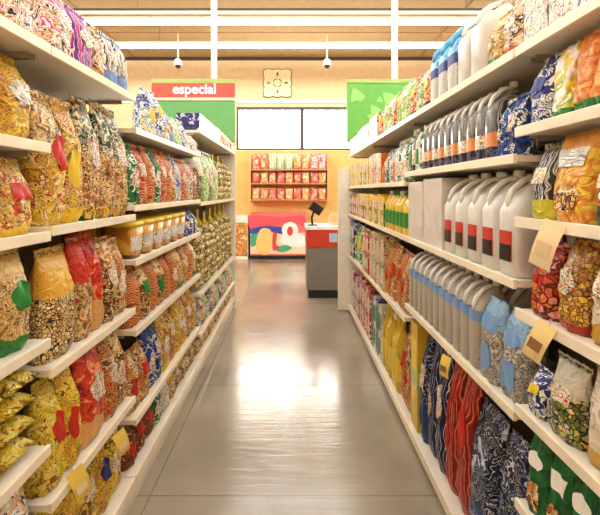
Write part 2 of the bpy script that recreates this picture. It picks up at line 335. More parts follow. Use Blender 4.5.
# ceiling seams
bm = bmesh.new()
for y in (6.2, 7.25, 8.3, 9.1): box(bm, -RX, RX, y, y + .02, CH - .012, CH - .001)
for x in (-3.9, 3.1): box(bm, x, x + .02, 5, WY - .06, CH - .012, CH - .001)
structure(mobj('trim_4', bm, plain('brown_seam', (150, 100, 60), .7), smooth=False))

# ------------------------------------------------------------------ fluorescent battens
tubem = plain('fluorescent_tube', (240, 248, 255), .5, emit=RAIL_POWER)
for i, y in enumerate(BATTEN_Y):
    t = empty('fluorescent_batten', (0, y, 4.42))
    bx('housing', offw, (-7.2, 7.2, -.05, .05, .03, .08), t)
    bm = bmesh.new(); tube(bm, [(-7.15, 0, -.005), (7.15, 0, -.005)], .03, 8); mobj('lamp_tube', bm, tubem, t)
    for x in (-5.5, -2.6, 2.9, 5.8):
        bm = bmesh.new(); tube(bm, [(x, 0, .08), (x, 0, CH - 4.42)], .006, 6); mobj('hanging_rod', bm, greym, t)
    if i == 8: meta(t, 'long white fluorescent strip under the ceiling, nearest the far wall', 'ceiling light', 'fluorescent strips across the ceiling')
    elif i == 7: meta(t, 'long white fluorescent strip across the top, second from the far wall', 'ceiling light', 'fluorescent strips across the ceiling')
    else: meta(t, 'white fluorescent strip overhead, number %s from the far wall' % ['nine', 'eight', 'seven', 'six', 'five', 'four', 'three'][i], 'ceiling light', 'fluorescent strips across the ceiling')
# pipe below ceiling
bm = bmesh.new(); tube(bm, [(-7.9, 6.45, 4.52), (7.9, 6.45, 4.52)], .028, 8)
o = mobj('ceiling_pipe', bm, plain('dark_pipe', (80, 70, 62), .4)); meta(o, 'dark grey pipe running across just below the ceiling', 'pipe')
bm = bmesh.new(); tube(bm, [(-7.9, 6.3, 4.41), (7.9, 6.3, 4.41)], .03, 8)
o = mobj('ceiling_pipe', bm, offw); meta(o, 'pale pipe running across, beside the dark ceiling pipe', 'pipe')
# cameras hanging
for px, lab in ((178, 'small white dome camera hanging on a rod above the red sign'), (327, 'small white dome camera hanging on a rod above the window')):
    y = 8.4; x = (px - VX) / F * y; t = empty('dome_camera', (x, y, 4.25))
    bm = bmesh.new(); tube(bm, [(0, 0, .12), (0, 0, CH - 4.25)], .018, 8); mobj('rod', bm, offw, t)
    bm = bmesh.new(); loft(bm, [(.13, .03, .03, 2, 0), (.1, .07, .07, 2, 0), (.0, .09, .09, 2, 0), (-.01, .085, .085, 2, 0)], 16); mobj('housing', bm, white, t)
    bm = bmesh.new(); bmesh.ops.create_uvsphere(bm, u_segments=14, v_segments=8, radius=.06, matrix=Matrix.Translation((0, 0, -.02))); mobj('lens_dome', bm, blackm, t)
    meta(t, lab, 'camera')
# wall ornament
y = WY; t = empty('wall_ornament', ((277.5 - VX) / F * y, y - .04, 3.93))
bm = bmesh.new()
hw = .33
outline = []
for sgn in range(4):
    for k in range(12):
        a = -1 + 2 * k / 12; q = hw * (1 + .04 * math.cos(a * 3 * PI))
        p = (a * hw, -q); ang = sgn * PI / 2
        outline.append((p[0] * math.cos(ang) - p[1] * math.sin(ang), p[0] * math.sin(ang) + p[1] * math.cos(ang)))
def prism(bm, pts, y0, y1, oz=0, ox=0):
    a = [bm.verts.new((p[0] + ox, y0, p[1] + oz)) for p in pts]; b = [bm.verts.new((p[0] + ox, y1, p[1] + oz)) for p in pts]
    bm.faces.new(a); bm.faces.new(b[::-1])
    for i in range(len(pts)): bm.faces.new((a[i], b[i], b[(i + 1) % len(pts)], a[(i + 1) % len(pts)]))
prism(bm, [(x * 1.06, z * 1.06) for x, z in outline], -.0, .035, hw); mobj('frame', bm, plain('bronze_edge', (90, 62, 36), .5), t, False)
bm = bmesh.new(); prism(bm, outline, -.015, -.001, hw); mobj('panel', bm, plain('parchment', (248, 226, 176), .6), t, False)
bm = bmesh.new()
n = 24
for r0, r1, cx, cz in ((.09, .11, 0, 0),):
    pts = [(math.cos(2 * PI * k / n), math.sin(2 * PI * k / n)) for k in range(n)]
    for k in range(n):
        if k % 6 == 5: continue
        a, b = pts[k], pts[(k + 1) % n]
        prism(bm, [(a[0] * r0, a[1] * r0), (a[0] * r1, a[1] * r1), (b[0] * r1, b[1] * r1), (b[0] * r0, b[1] * r0)], -.024, -.0155, hw)
mobj('ring', bm, plain('bronze_edge', (90, 62, 36), .5), t, False)
for ang in range(4):
    bm = bmesh.new(); c, s = math.cos(ang * PI / 2), math.sin(ang * PI / 2)
    pts = [(-.035, .16), (-.012, .19), (-.03, .24), (0, .26), (.03, .24), (.012, .19), (.035, .16), (0, .175)]
    prism(bm, [(x * c - z * s, x * s + z * c) for x, z in pts], -.026, -.0155, hw); mobj('motif', bm, plain('bronze_edge', (90, 62, 36), .5), t, False)
meta(t, 'square cream wall ornament with scalloped dark edge above the window', 'wall decoration')

# ------------------------------------------------------------------ signs on poles
def flat_text(txt, name, mat, size, parent, loc, weight=.002, extrude=.006):
    cu = bpy.data.curves.new(name, 'FONT'); cu.body = txt; cu.size = size; cu.align_x = 'CENTER'; cu.align_y = 'CENTER'; cu.extrude = extrude; cu.offset = weight
    tmp = bpy.data.objects.new('tmp', cu); COL.objects.link(tmp)
    dg = bpy.context.evaluated_depsgraph_get(); me = bpy.data.meshes.new_from_object(tmp.evaluated_get(dg)); bpy.data.objects.remove(tmp)
    me.materials.clear(); me.materials.append(mat)
    o = bpy.data.objects.new(name, me); COL.objects.link(o); o.parent = parent; o.location = loc; o.rotation_euler = (PI / 2, 0, 0); return o
SY = 5.75
def sx(px, y): return (px - VX) / F * y
def sz(py, y): return EYE - (py - VY) / F * y
green1 = plain('sign_green', (94, 158, 84), .5); green2 = plain('sign_bright_green', (96, 168, 62), .5); signred = plain('sign_red', (212, 66, 44), .5)
def sign(px0, px1, poleX, lab, full):
    x0, x1 = sx(px0, SY), sx(px1, SY); z1 = sz(79, SY); z0 = 2.3
    t = empty('hanging_sign', ((x0 + x1) / 2, SY, z0)); hw = (x1 - x0) / 2; h = z1 - z0
    bx('board', green1 if full else green2, (-hw, hw, -.0, .04, 0, h), t)
    bx('border', plain('sign_olive', (150, 168, 84), .5), (-hw, hw, -.012, -.0005, h - .06, h), t)
    if full:
        bx('banner', signred, (-hw, hw, -.02, -.0005, h - .27, h - .065), t)
        bx('banner_rule', plain('sign_cream', (240, 220, 170), .5), (-hw, hw, -.02, -.0005, h - .31, h - .272), t)
        flat_text('especial', 'lettering', white, .2, t, (.02, -.026, h - .155), .004)
    else:
        bm = bmesh.new(); r = random.Random(3)
        for k in range(26):
            cx = r.uniform(-hw + .08, hw - .1); cz = r.uniform(.1, h - .15); a = r.uniform(0, 3); s = r.uniform(.05, .13)
            prism(bm, [(cx + s * math.cos(a + q * PI / 3) * (1 if q % 2 else .6), cz + s * math.sin(a + q * PI / 3) * (1 if q % 2 else .6)) for q in range(6)], -.004 - k * .0003, -.0005)
        mobj('leaf_print', bm, plain('sign_lime', (140, 196, 96), .5), t, False)
    bx('pole', offw, (poleX - t.location.x - .036, poleX - t.location.x + .036, .0401, .12, h * .2, CH - z0), t)
    meta(t, lab, 'sign')
sign(152, 235, sx(213, SY), 'green hanging sign with a red band reading especial, left of the window', True)
sign(347, 452, sx(396, SY), 'bright green leafy hanging sign right of the window', False)

# ------------------------------------------------------------------ far displays
t = empty('poster_chest', (sx(278, 9.35), 9.35, 0)); hw = (306 - 250) / F * 9.35 / 2
bx('plinth', blackm, (-hw + .01, hw - .01, .02, .45, 0, .09), t)
bx('cabinet', plain('chest_pink', (236, 112, 104), .5), (-hw, hw, .01, .48, .09, 1.08), t, .008)
def blob(name, mat, pts, z, par, y=-.0, d=.004, n=5):
    bm = bmesh.new(); q = []
    m = len(pts)
    for i in range(m):
        p0, p1, p2, p3 = (Vector(pts[(i + k - 1) % m]) for k in range(4))
        for s in range(n):
            u = s / n; q.append(.5 * ((2 * p1) + (-p0 + p2) * u + (2 * p0 - 5 * p1 + 4 * p2 - p3) * u * u + (-p0 + 3 * p1 - 3 * p2 + p3) * u ** 3))
    a = [bm.verts.new((p[0], y, p[1])) for p in q]; b = [bm.verts.new((p[0], y - d, p[1])) for p in q]
    bm.faces.new(a); bm.faces.new(b)
    for i in range(len(q)): bm.faces.new((a[i], b[i], b[(i + 1) % len(q)], a[(i + 1) % len(q)]))
    return mobj(name, bm, mat, par, False)
S9 = 9.35 / F
def q9(x, y): return ((x - 278) * S9, 1.6 - (y - VY) * S9)
bx('poster', plain('poster_cream', (246, 214, 180), .5), (-hw + .01, hw - .01, -.002, .01, .13, .62), t)
blob('poster_print', plain('poster_pink', (230, 80, 90), .5), [q9(251, 216), q9(280, 217), q9(304, 216), q9(304, 226), q9(290, 222), q9(270, 226), q9(251, 229)], 0, t, -.003)
blob('poster_print', plain('poster_blue', (50, 70, 160), .5), [q9(251, 229), q9(266, 226), q9(284, 228), q9(282, 234), q9(268, 231), q9(252, 234)], 0, t, -.0075)
blob('poster_print', plain('poster_green', (70, 170, 130), .5), [q9(251, 235), q9(258, 233), q9(260, 238), q9(256, 245), q9(251, 246)], 0, t, -.003)
blob('poster_print', plain('poster_yellow', (240, 196, 110), .5), [q9(259, 232), q9(264, 228), q9(271, 231), q9(272, 244), q9(268, 254), q9(259, 253), q9(256, 245)], 0, t, -.012)
blob('poster_print', plain('poster_red', (214, 60, 50), .5), [q9(273, 234), q9(277, 233), q9(276, 244), q9(280, 247), q9(273, 250)], 0, t, -.0165)
blob('poster_print', white, [q9(282, 236), q9(290, 234), q9(304, 236), q9(304, 246), q9(292, 246), q9(281, 242)], 0, t, -.003)
blob('poster_print', plain('poster_green', (70, 170, 130), .5), [q9(277, 247), q9(286, 245), q9(292, 248), q9(284, 252), q9(277, 251)], 0, t, -.008)
blob('poster_badge', white, [(q9(290, 230)[0] + .19 * math.cos(k), q9(290, 230)[1] + .19 * math.sin(k)) for k in [i * PI / 4 for i in range(8)]], 0, t, -.0125)
blob('poster_badge', plain('poster_red', (214, 60, 50), .5), [(q9(290, 231)[0] + .07 * math.cos(k), q9(290, 231)[1] + .11 * math.sin(k)) for k in [i * PI / 4 for i in range(8)]], 0, t, -.017)
meta(t, 'low chest by the far wall with a colourful pink, blue and green poster', 'display chest')
t = empty('poster_chest', (sx(242, 9.35), 9.35, 0)); hw = .165
bx('cabinet', offw, (-hw - .1, hw - .03, .01, .48, 0, .94), t, .005)
bx('lid', white, (-hw - .11, hw - .02, -.005, .49, .941, 1.02), t, .004)
bx('poster', pack('small_poster', 'swirl', [(240, 190, 130), org, (220, 120, 70), grn, (240, 200, 150)], 9, bump=0), (-hw - .08, hw - .04, -.004, .009, .08, .86), t)
meta(t, 'narrow white chest with an orange poster, left of the pink poster chest', 'display chest')

# wall rack of bread
RY = 9.52
t = empty('wall_rack', (sx(289, RY), RY, 1.40)); hw = (328 - 250) / F * RY / 2
ZR = [0, .39, .72]
bx('back_board', plain('rack_tan', (232, 176, 110), .6), (-hw, hw, .33, .35, -.06, 1.18), t)
for s in (-1, 1): bx('side_panel', plain('rack_tan', (232, 176, 110), .6), (s * hw - .015, s * hw + .015, 0, .35, -.06, 1.1), t)
for z in ZR:
    s = bx('shelf', plain('rack_brown', (214, 140, 90), .6), (-hw + .016, hw - .016, 0, .329, z - .03, z), t)
meta(t, 'tan three-shelf rack of wrapped bread against the far wall', 'shelf rack')

ORD = ['first', 'second', 'third', 'fourth', 'fifth', 'sixth', 'seventh', 'eighth', 'ninth', 'tenth', 'eleventh', 'twelfth', 'thirteenth', 'fourteenth', 'fifteenth', 'sixteenth', 'seventeenth', 'eighteenth', 'nineteenth', 'twentieth']
ORD += ['twenty-' + x for x in ORD[:9]] + ['thirtieth'] + ['thirty-' + x for x in ORD[:9]]

# ------------------------------------------------------------------ product builders (front is local -Y, origin at base centre)
def grid_bag(w, h, d, seed, lying=False):
    r = random.Random(seed); ph = [r.uniform(0, 6.28) for _ in range(6)]; lean = r.uniform(-.1, .14) * d
    slant = (.02, .045, .03)[seed % 3] * min(1, w / h * 1.6)
    def surf(side, u, v):
        full = (1 - abs(u) ** 2.8) ** .55
        lo = min(1, .72 + v * 3.2); hi = 1 - max(0, (v - .5) / .5) ** 2.1; hi = max(hi, 0.02)
        th = d / 2 * full * lo * hi
        wr = .075 * d * math.sin(u * 7 + v * 9 + ph[0]) * math.sin(v * 13 + ph[1]) + .05 * d * math.sin(u * 15 + ph[2]) * v
        wr *= full * min(1, hi * 2)
        x = u * w / 2 * (1 - .06 * math.sin(PI * min(v, 1)) + .012 * math.sin(v * 11 + ph[3])) * (1 - .03 * v)
        x += slant * v * h
        y = side * th + (wr if side < 0 else -wr) * .8 + lean * v * v
        z = v * h
        return Vector((x, y, z))
    return surf
def bag_body(bm, surf, nu=12, nv=12, vmax=1.0):
    gr = {}
    for side in (-1, 1):
        for i in range(nu + 1):
            for j in range(nv + 1):
                if side == 1 and i in (0, nu): gr[side, i, j] = gr[-1, i, j]; continue
                gr[side, i, j] = bm.verts.new(surf(side, -1 + 2 * i / nu, vmax * j / nv))
    for side in (-1, 1):
        for i in range(nu):
            for j in range(nv):
                bm.faces.new((gr[side, i, j], gr[side, i + 1, j], gr[side, i + 1, j + 1], gr[side, i, j + 1]))
    for j in (0, nv):
        for i in range(nu):
            vs = [gr[-1, i, j], gr[-1, i + 1, j], gr[1, i + 1, j], gr[1, i, j]]
            u = []
            [u.append(v) for v in vs if v not in u]
            if len(u) > 2: bm.faces.new(u)
def patch(bm, surf, u0, u1, v0, v1, off=.004, ell=False, nu=8, nv=6):
    gr = []
    for j in range(nv + 1):
        row = []
        for i in range(nu + 1):
            a = -1 + 2 * i / nu; b = -1 + 2 * j / nv
            if ell: a, b = a * math.sqrt(max(0, 1 - b * b / 2)), b * math.sqrt(max(0, 1 - a * a / 2))
            u = (u0 + u1) / 2 + a * (u1 - u0) / 2; v = (v0 + v1) / 2 + b * (v1 - v0) / 2
            p = surf(-1, u, v); row.append(bm.verts.new((p.x, p.y - off, p.z)))
        gr.append(row)
    for j in range(nv):
        for i in range(nu): bm.faces.new((gr[j][i], gr[j][i + 1], gr[j + 1][i + 1], gr[j + 1][i]))
def K_bag(w, h, d, mat, lab, seed):
    root = empty('snack_bag'); s = grid_bag(w, h * .94, d, seed)
    bm = bmesh.new(); bag_body(bm, s); mobj('body', bm, P(mat), root)
    r = random.Random(seed * 3 + 1)
    bm = bmesh.new(); nx = 16; a = []; b = []; c = []; e = []
    for i in range(nx + 1):
        u = -1 + 2 * i / nx; p = s(-1, u * .99, 1.0); q = s(1, u * .99, 1); y = (p.y + q.y) / 2 + .0025 * math.sin(i * 1.7 + seed)
        zt = h + (-.003 if i % 2 else .002)
        a.append(bm.verts.new((p.x, y - .0015, h * .93))); b.append(bm.verts.new((p.x, y - .0015, zt))); c.append(bm.verts.new((p.x, y + .0015, zt))); e.append(bm.verts.new((p.x, y + .0015, h * .93)))
    for i in range(nx):
        for q1, q2 in ((a, b), (b, c), (c, e), (e, a)): bm.faces.new((q1[i], q1[i + 1], q2[i + 1], q2[i]))
    bm.faces.new((a[0], b[0], c[0], e[0])); bm.faces.new((a[-1], b[-1], c[-1], e[-1]))
    mobj('top_seal', bm, P(mat), root)
    if lab:
        k = seed % 3
        bm = bmesh.new()
        if k == 0: patch(bm, s, -.62, .62, .5, .72)
        elif k == 1: patch(bm, s, -.6, .6, .42, .74, ell=True)
        else: patch(bm, s, -.7, .1, .3, .62, ell=True)
        mobj('label', bm, P(lab), root)
    return root
def K_pouch(w, h, d, mat, lab, seed):
    root = empty('food_pouch')
    def s(side, u, v):
        full = (1 - abs(u) ** 6) ** .5
        th = d / 2 * full * (1 - v ** 3.2 * .93) * min(1, .85 + v)
        return Vector((u * w / 2 * (1 + .02 * math.sin(v * 8 + seed)), side * th + .004 * math.sin(u * 6 + v * 10 + seed), v * h))
    bm = bmesh.new(); bag_body(bm, s); mobj('body', bm, P(mat), root)
    if lab:
        bm = bmesh.new(); patch(bm, s, -.75, .75, .62, .82, ell=bool(seed % 2)); mobj('label', bm, P(lab), root)
        bm = bmesh.new(); patch(bm, s, -.6, .6, .12, .45, ell=not seed % 2); mobj('picture', bm, P('orange_food' if mat == 'green_pack' else 'tan_nuts' if lab == 'white_bag' else lab), root)
    return root
def K_pile(w, h, d, mat, lab, seed):
    root = empty('snack_bag'); bm = bmesh.new(); r = random.Random(seed); ph = [r.uniform(0, 6) for _ in range(4)]
    nu, nv = 12, 8; gr = {}
    def s(side, u, v):
        a = (1 - abs(u) ** 3) ** .5; b = (1 - abs(v) ** 3) ** .5
        return Vector((u * w / 2 * (1 - .08 * b), v * d / 2, h / 2 + side * h / 2 * a * b * (.93 + .06 * math.sin(u * 6 + ph[0]) * math.sin(v * 7 + ph[1]))))
    for side in (-1, 1):
        for i in range(nu + 1):
            for j in range(nv + 1):
                if side == 1 and (i in (0, nu) or j in (0, nv)): gr[side, i, j] = gr[-1, i, j]; continue
                gr[side, i, j] = bm.verts.new(s(side, -1 + 2 * i / nu, -1 + 2 * j / nv))
        for i in range(nu):
            for j in range(nv): bm.faces.new((gr[side, i, j], gr[side, i + 1, j], gr[side, i + 1, j + 1], gr[side, i, j + 1]))
    mobj('body', bm, P(mat), root)
    bm = bmesh.new()
    for sg in (-1, 1): box(bm, min(sg * w * .49, sg * w * .515), max(sg * w * .49, sg * w * .515), -d * .42, d * .42, h / 2 - .001, h / 2 + .001)
    mobj('end_seal', bm, P(mat), root, False)
    if lab:
        def f(side, u, v):
            p = s(1, u, -.95 + v * .8); return p
        bm = bmesh.new(); rows = []
        for j in range(5):
            rows.append([bm.verts.new(s(1, -.5 + i / 6, -.95 + j * .2) + Vector((0, -.001, .002))) for i in range(7)])
        for j in range(4):
            for i in range(6): bm.faces.new((rows[j][i], rows[j][i + 1], rows[j + 1][i + 1], rows[j + 1][i]))
        mobj('label', bm, P(lab), root)
    return root
def K_box(w, h, d, mat, lab, seed):
    root = empty('carton')
    bx('carton_body', P(mat), (-w / 2, w / 2, -d / 2, d / 2, 0, h), root, .002)
    bx('top_flap', P(mat), (-w / 2 + .003, w / 2 - .003, -d / 2 + .003, d / 2 - .003, h, h + .002), root)
    if lab:
        bx('label', P(lab), (-w * .36, w * .36, -d / 2 - .0018, -d / 2 + .001, h * .55, h * .85), root)
        bx('picture', P(lab), (-w * .3, w * .25, -d / 2 - .0018, -d / 2 + .001, h * .12, h * .4), root)
    return root
def band(bm, rings, n=20, a0=PI, a1=2 * PI):
    rr = []
    for z, rx, ry, e, oy in rings:
        rr.append([bm.verts.new((lambda q: (q[0], q[1] + oy, z))(sup(a0 + (a1 - a0) * k / n, rx, ry, e))) for k in range(n + 1)])
    for a, b in zip(rr, rr[1:]):
        for k in range(n): bm.faces.new((a[k], a[k + 1], b[k + 1], b[k]))
def K_bottle(w, h, d, mat, lab, seed):
    root = empty('bottle'); e = 3; rx, ry = w / 2, d / 2
    bm = bmesh.new(); loft(bm, [(0, rx * .88, ry * .88, e, 0), (.012, rx * .98, ry * .98, e, 0), (h * .3, rx, ry, e, 0), (h * .55, rx * .96, ry * .96, e, 0), (h * .68, rx * .9, ry * .9, 2.6, 0), (h * .8, rx * .55, ry * .55, 2.2, 0), (h * .87, rx * .32, ry * .32, 2, 0), (h * .9, rx * .3, ry * .3, 2, 0)])
    mobj('body', bm, P(mat), root)
    capm = P(lab) if lab else white
    bm = bmesh.new(); loft(bm, [(h * .895, rx * .38, rx * .38, 2, 0), (h * .99, rx * .35, rx * .35, 2, 0), (h, rx * .28, rx * .28, 2, 0)], 14); mobj('cap', bm, white if seed % 2 else capm, root)
    if lab:
        bm = bmesh.new(); band(bm, [(h * .16, rx * 1.012, ry * 1.012, e, 0), (h * .5, rx * 1.008, ry * 1.008, e, 0)]); mobj('label', bm, P(lab), root)
    return root
def K_jug(w, h, d, mat, lab, seed, handle=None, capmat=None, z0=.2, z1=.5, half=.5):
    root = empty('jug'); e = 4.5; rx, ry = w / 2, d / 2
    bm = bmesh.new(); loft(bm, [(0, rx * .9, ry * .92, e, 0), (.012, rx * .99, ry * .99, e, 0), (h * .35, rx, ry, e, 0), (h * .6, rx, ry, e, 0), (h * .72, rx * .9, ry * .84, 3.5, ry * .08), (h * .82, rx * .6, ry * .5, 2.6, ry * .3), (h * .9, rx * .3, ry * .22, 2, ry * .42), (h * .93, rx * .28, ry * .2, 2, ry * .42)], 24)
    mobj('body', bm, P(mat), root)
    bm = bmesh.new(); yc = ry * .42; rc = min(rx, ry) * .36
    loft(bm, [(h * .925, rc, rc, 2, yc), (h * .985, rc * .97, rc * .97, 2, yc), (h, rc * .8, rc * .8, 2, yc)], 14); mobj('cap', bm, capmat or white, root)
    bm = bmesh.new(); tube(bm, [(0, -ry * .82, h * .64), (0, -ry * .88, h * .7), (0, -ry * .72, h * .79), (0, -ry * .3, h * .88), (0, ry * .05, h * .92), (0, ry * .3, h * .9)], 0, 8, [rx * q * (.75 if mat == 'pallet_white' else 1) for q in (.2, .22, .24, .24, .22, .18)]); mobj('handle', bm, handle or white, root)
    if lab:
        a = PI * 1.5
        bm = bmesh.new(); band(bm, [(h * z0, rx * 1.012, ry * 1.012, e, 0), (h * z1, rx * 1.012, ry * 1.012, e, 0)], 14, a - PI * half, a + PI * half); mobj('label', bm, P(lab), root)
        if lab == 'jug_red':
            bm = bmesh.new(); band(bm, [(h * z0, rx * 1.02, ry * 1.02, e, 0), (h * (z0 * .45 + z1 * .55), rx * 1.02, ry * 1.02, e, 0)], 14, a - PI * half * .8, a + PI * half * .8); mobj('label_mark', bm, blackm, root)
    return root
def K_tub(w, h, d, mat, lab, seed):
    root = empty('tub'); rx, ry = w / 2, d / 2
    bm = bmesh.new(); loft(bm, [(0, rx * .82, ry * .82, 4, 0), (h * .9, rx * .97, ry * .97, 4, 0)], 24); mobj('tub_body', bm, P(mat), root)
    bm = bmesh.new(); loft(bm, [(h * .86, rx, ry, 4, 0), (h * .97, rx, ry, 4, 0), (h, rx * .94, ry * .94, 4, 0)], 24); mobj('lid', bm, P(lab) if lab else white, root)
    bm = bmesh.new(); band(bm, [(h * .2, rx * .88, ry * .88, 4, 0), (h * .6, rx * .945, ry * .945, 4, 0)], 14, PI * 1.2, PI * 1.8); mobj('label', bm, P('white_bag'), root)
    return root
def K_net(w, h, d, mat, lab, seed):
    root = empty('net_bag'); r = random.Random(seed); bm = bmesh.new()
    pts = []
    rad = min(w, d) * .22
    z = rad
    while z < h * .82:
        wz = (w / 2 - rad) * min(1, (h * .95 - z) / (h * .35)); dz = (d / 2 - rad) * min(1, (h * .95 - z) / (h * .35))
        for k in range(6):
            a = k * PI / 3 + z * 40
            x, y = sup(a, wz, dz, 3); bmesh.ops.create_icosphere(bm, subdivisions=2, radius=rad * r.uniform(.95, 1.1), matrix=Matrix.Translation((x, y, z)) @ Matrix.Diagonal((1, 1, .9, 1)))
        z += rad * 1.35
    o = mobj('produce', bm, P(mat), root)
    bm = bmesh.new(); loft(bm, [(h * .78, w * .2, d * .2, 2, 0), (h * .88, w * .05, d * .05, 2, 0), (h * .9, w * .04, d * .04, 2, 0), (h * 1.0, w * .16, d * .04, 2, 0)], 10); mobj('gathered_top', bm, P(lab) if lab else P(mat), root)
    return root
plain('jug_red', (206, 50, 44), .4); plain('label_orange', (226, 140, 70), .4); plain('label_blue', (120, 160, 205), .4); plain('label_navy', (34, 50, 130), .4)
pack('label_white', 'swirl', [wht, crm, wht, red, wht, (90, 120, 60), crm, wht, tan], 40, bump=.2); pack('label_plain', 'swirl', [(246, 240, 226), wht], 8, bump=.1); plain('label_yellow', (240, 206, 60), .4); plain('label_green', (46, 140, 60), .4); plain('label_red', (206, 44, 30), .4); plain('label_cyan', (96, 178, 216), .3)
KIND = dict(bag=K_bag, pouch=K_pouch, pile=K_pile, box=K_box, bottle=K_bottle, jug=K_jug, tub=K_tub, net=K_net)
CAT = dict(bag='bag', pouch='pouch', pile='bag', box='box', bottle='bottle', jug='jug', tub='tub', net='net bag')

def dup(root):
    c = root.copy(); COL.objects.link(c)
    for ch in root.children:
        k = ch.copy(); COL.objects.link(k); k.parent = c
    return c
proto = {}
def make(kind, w, h, d, mat, lab, seed, **kw):
    key = (kind, round(w, 3), round(h, 3), round(d, 3), mat, lab, seed) + tuple(sorted((k, str(v)) for k, v in kw.items()))
    if key in proto: return dup(proto[key])
    o = KIND[kind](w, h, d, mat, lab, seed, **kw); proto[key] = o
    return o

# ------------------------------------------------------------------ gondola bays
XR, XL = .74, .79
DEPTH = .42
def bay(side, y0, y1, shelves, base, lab, top):
    """side +1 right, -1 left; shelves = heights of shelf tops"""
    xf = XR if side > 0 else XL
    t = empty('shelving_bay', (side * (xf + DEPTH), y0, 0))
    def b(name, mat, a0, a1, ya, yb, z0, z1, par=None, bev=0):
        # a = distance from the aisle-side edge
        xa, xb = side * (a0 - DEPTH), side * (a1 - DEPTH)
        return bx(name, mat, (min(xa, xb), max(xa, xb), ya, yb, z0, z1), par or t, bev)
    L = y1 - y0
    b('back_panel', backm, DEPTH, DEPTH + .03, .004, L - .004, .02, top)
    b('upright', under, DEPTH - .03, DEPTH - .001, .002, .032, .02, top)
    b('upright', under, DEPTH - .03, DEPTH - .001, L - .032, L - .002, .02, top)
    b('kick_plate', offw, .03, .045, .002, L - .002, 0, base - .045)
    dk_ = b('base_deck', cream, 0.004, DEPTH - .001, .002, L - .002, base - .045, base, bev=.003)
    b('price_rail', lipm, -.006, .0035, .004, L - .004, base - .05, base + .004, bev=.002)
    for z in shelves:
        sh = b('shelf', cream, .008, DEPTH - .031, .003, L - .003, z - .022, z)
        b('price_rail', lipm, -.006, .0075, .003, L - .003, z - .028, z + .005, sh, .002)
        for yy in (.01, L - .018):
            b('bracket', under, .06, DEPTH - .031, yy, yy + .006, z - .04, z - .0225, sh)
    meta(t, lab, 'shelf unit', 'shelving bays lining the aisle')
YR = [0.0, 1.33, 2.64, 3.97, 5.3]
YL = [0.0, 1.30, 2.0, 3.4, 5.4]
HR = {0: [2.07, 1.805, 1.51, 1.21, .893, .58], 1: [2.07, 1.72, 1.30, .86], 2: [2.07, 1.66, 1.30, .76], 3: [2.07, 1.66, 1.30, .76]}
HL = {0: [2.07, 1.75, 1.466, 1.12, .775, .45], 1: [2.07, 1.48, 1.015, .575], 2: [1.915, 1.525, 1.25, .897, .45], 3: [2.12, 1.5, .72, .38]}
BR, BL = .1, .17
TOPR = {0: 2.16, 1: 2.16, 2: 2.16, 3: 2.16}; TOPL = {0: 2.16, 1: 2.16, 2: 1.95, 3: 2.14}
NAMES = ['near', 'second', 'third', 'far']
for i in range(4):
    bay(1, YR[i], YR[i + 1], HR[i], BR, '%s bay of cream metal shelving on the right of the aisle' % NAMES[i], TOPR[i])
    bay(-1, YL[i], YL[i + 1], HL[i], BL, '%s bay of cream metal shelving on the left of the aisle' % NAMES[i], TOPL[i])
# end panels
t = bx('end_panel', offw, (XR - .14, XR + .42, 5.31, 5.35, 0.02, 1.9)); meta(t, 'white end panel closing the far end of the right shelving', 'panel')
t = bx('end_panel', cream, (-XL - .46, -XL + .01, 5.41, 5.44, 0.02, 2.2)); meta(t, 'narrow cream end panel closing the far end of the left shelving', 'panel')

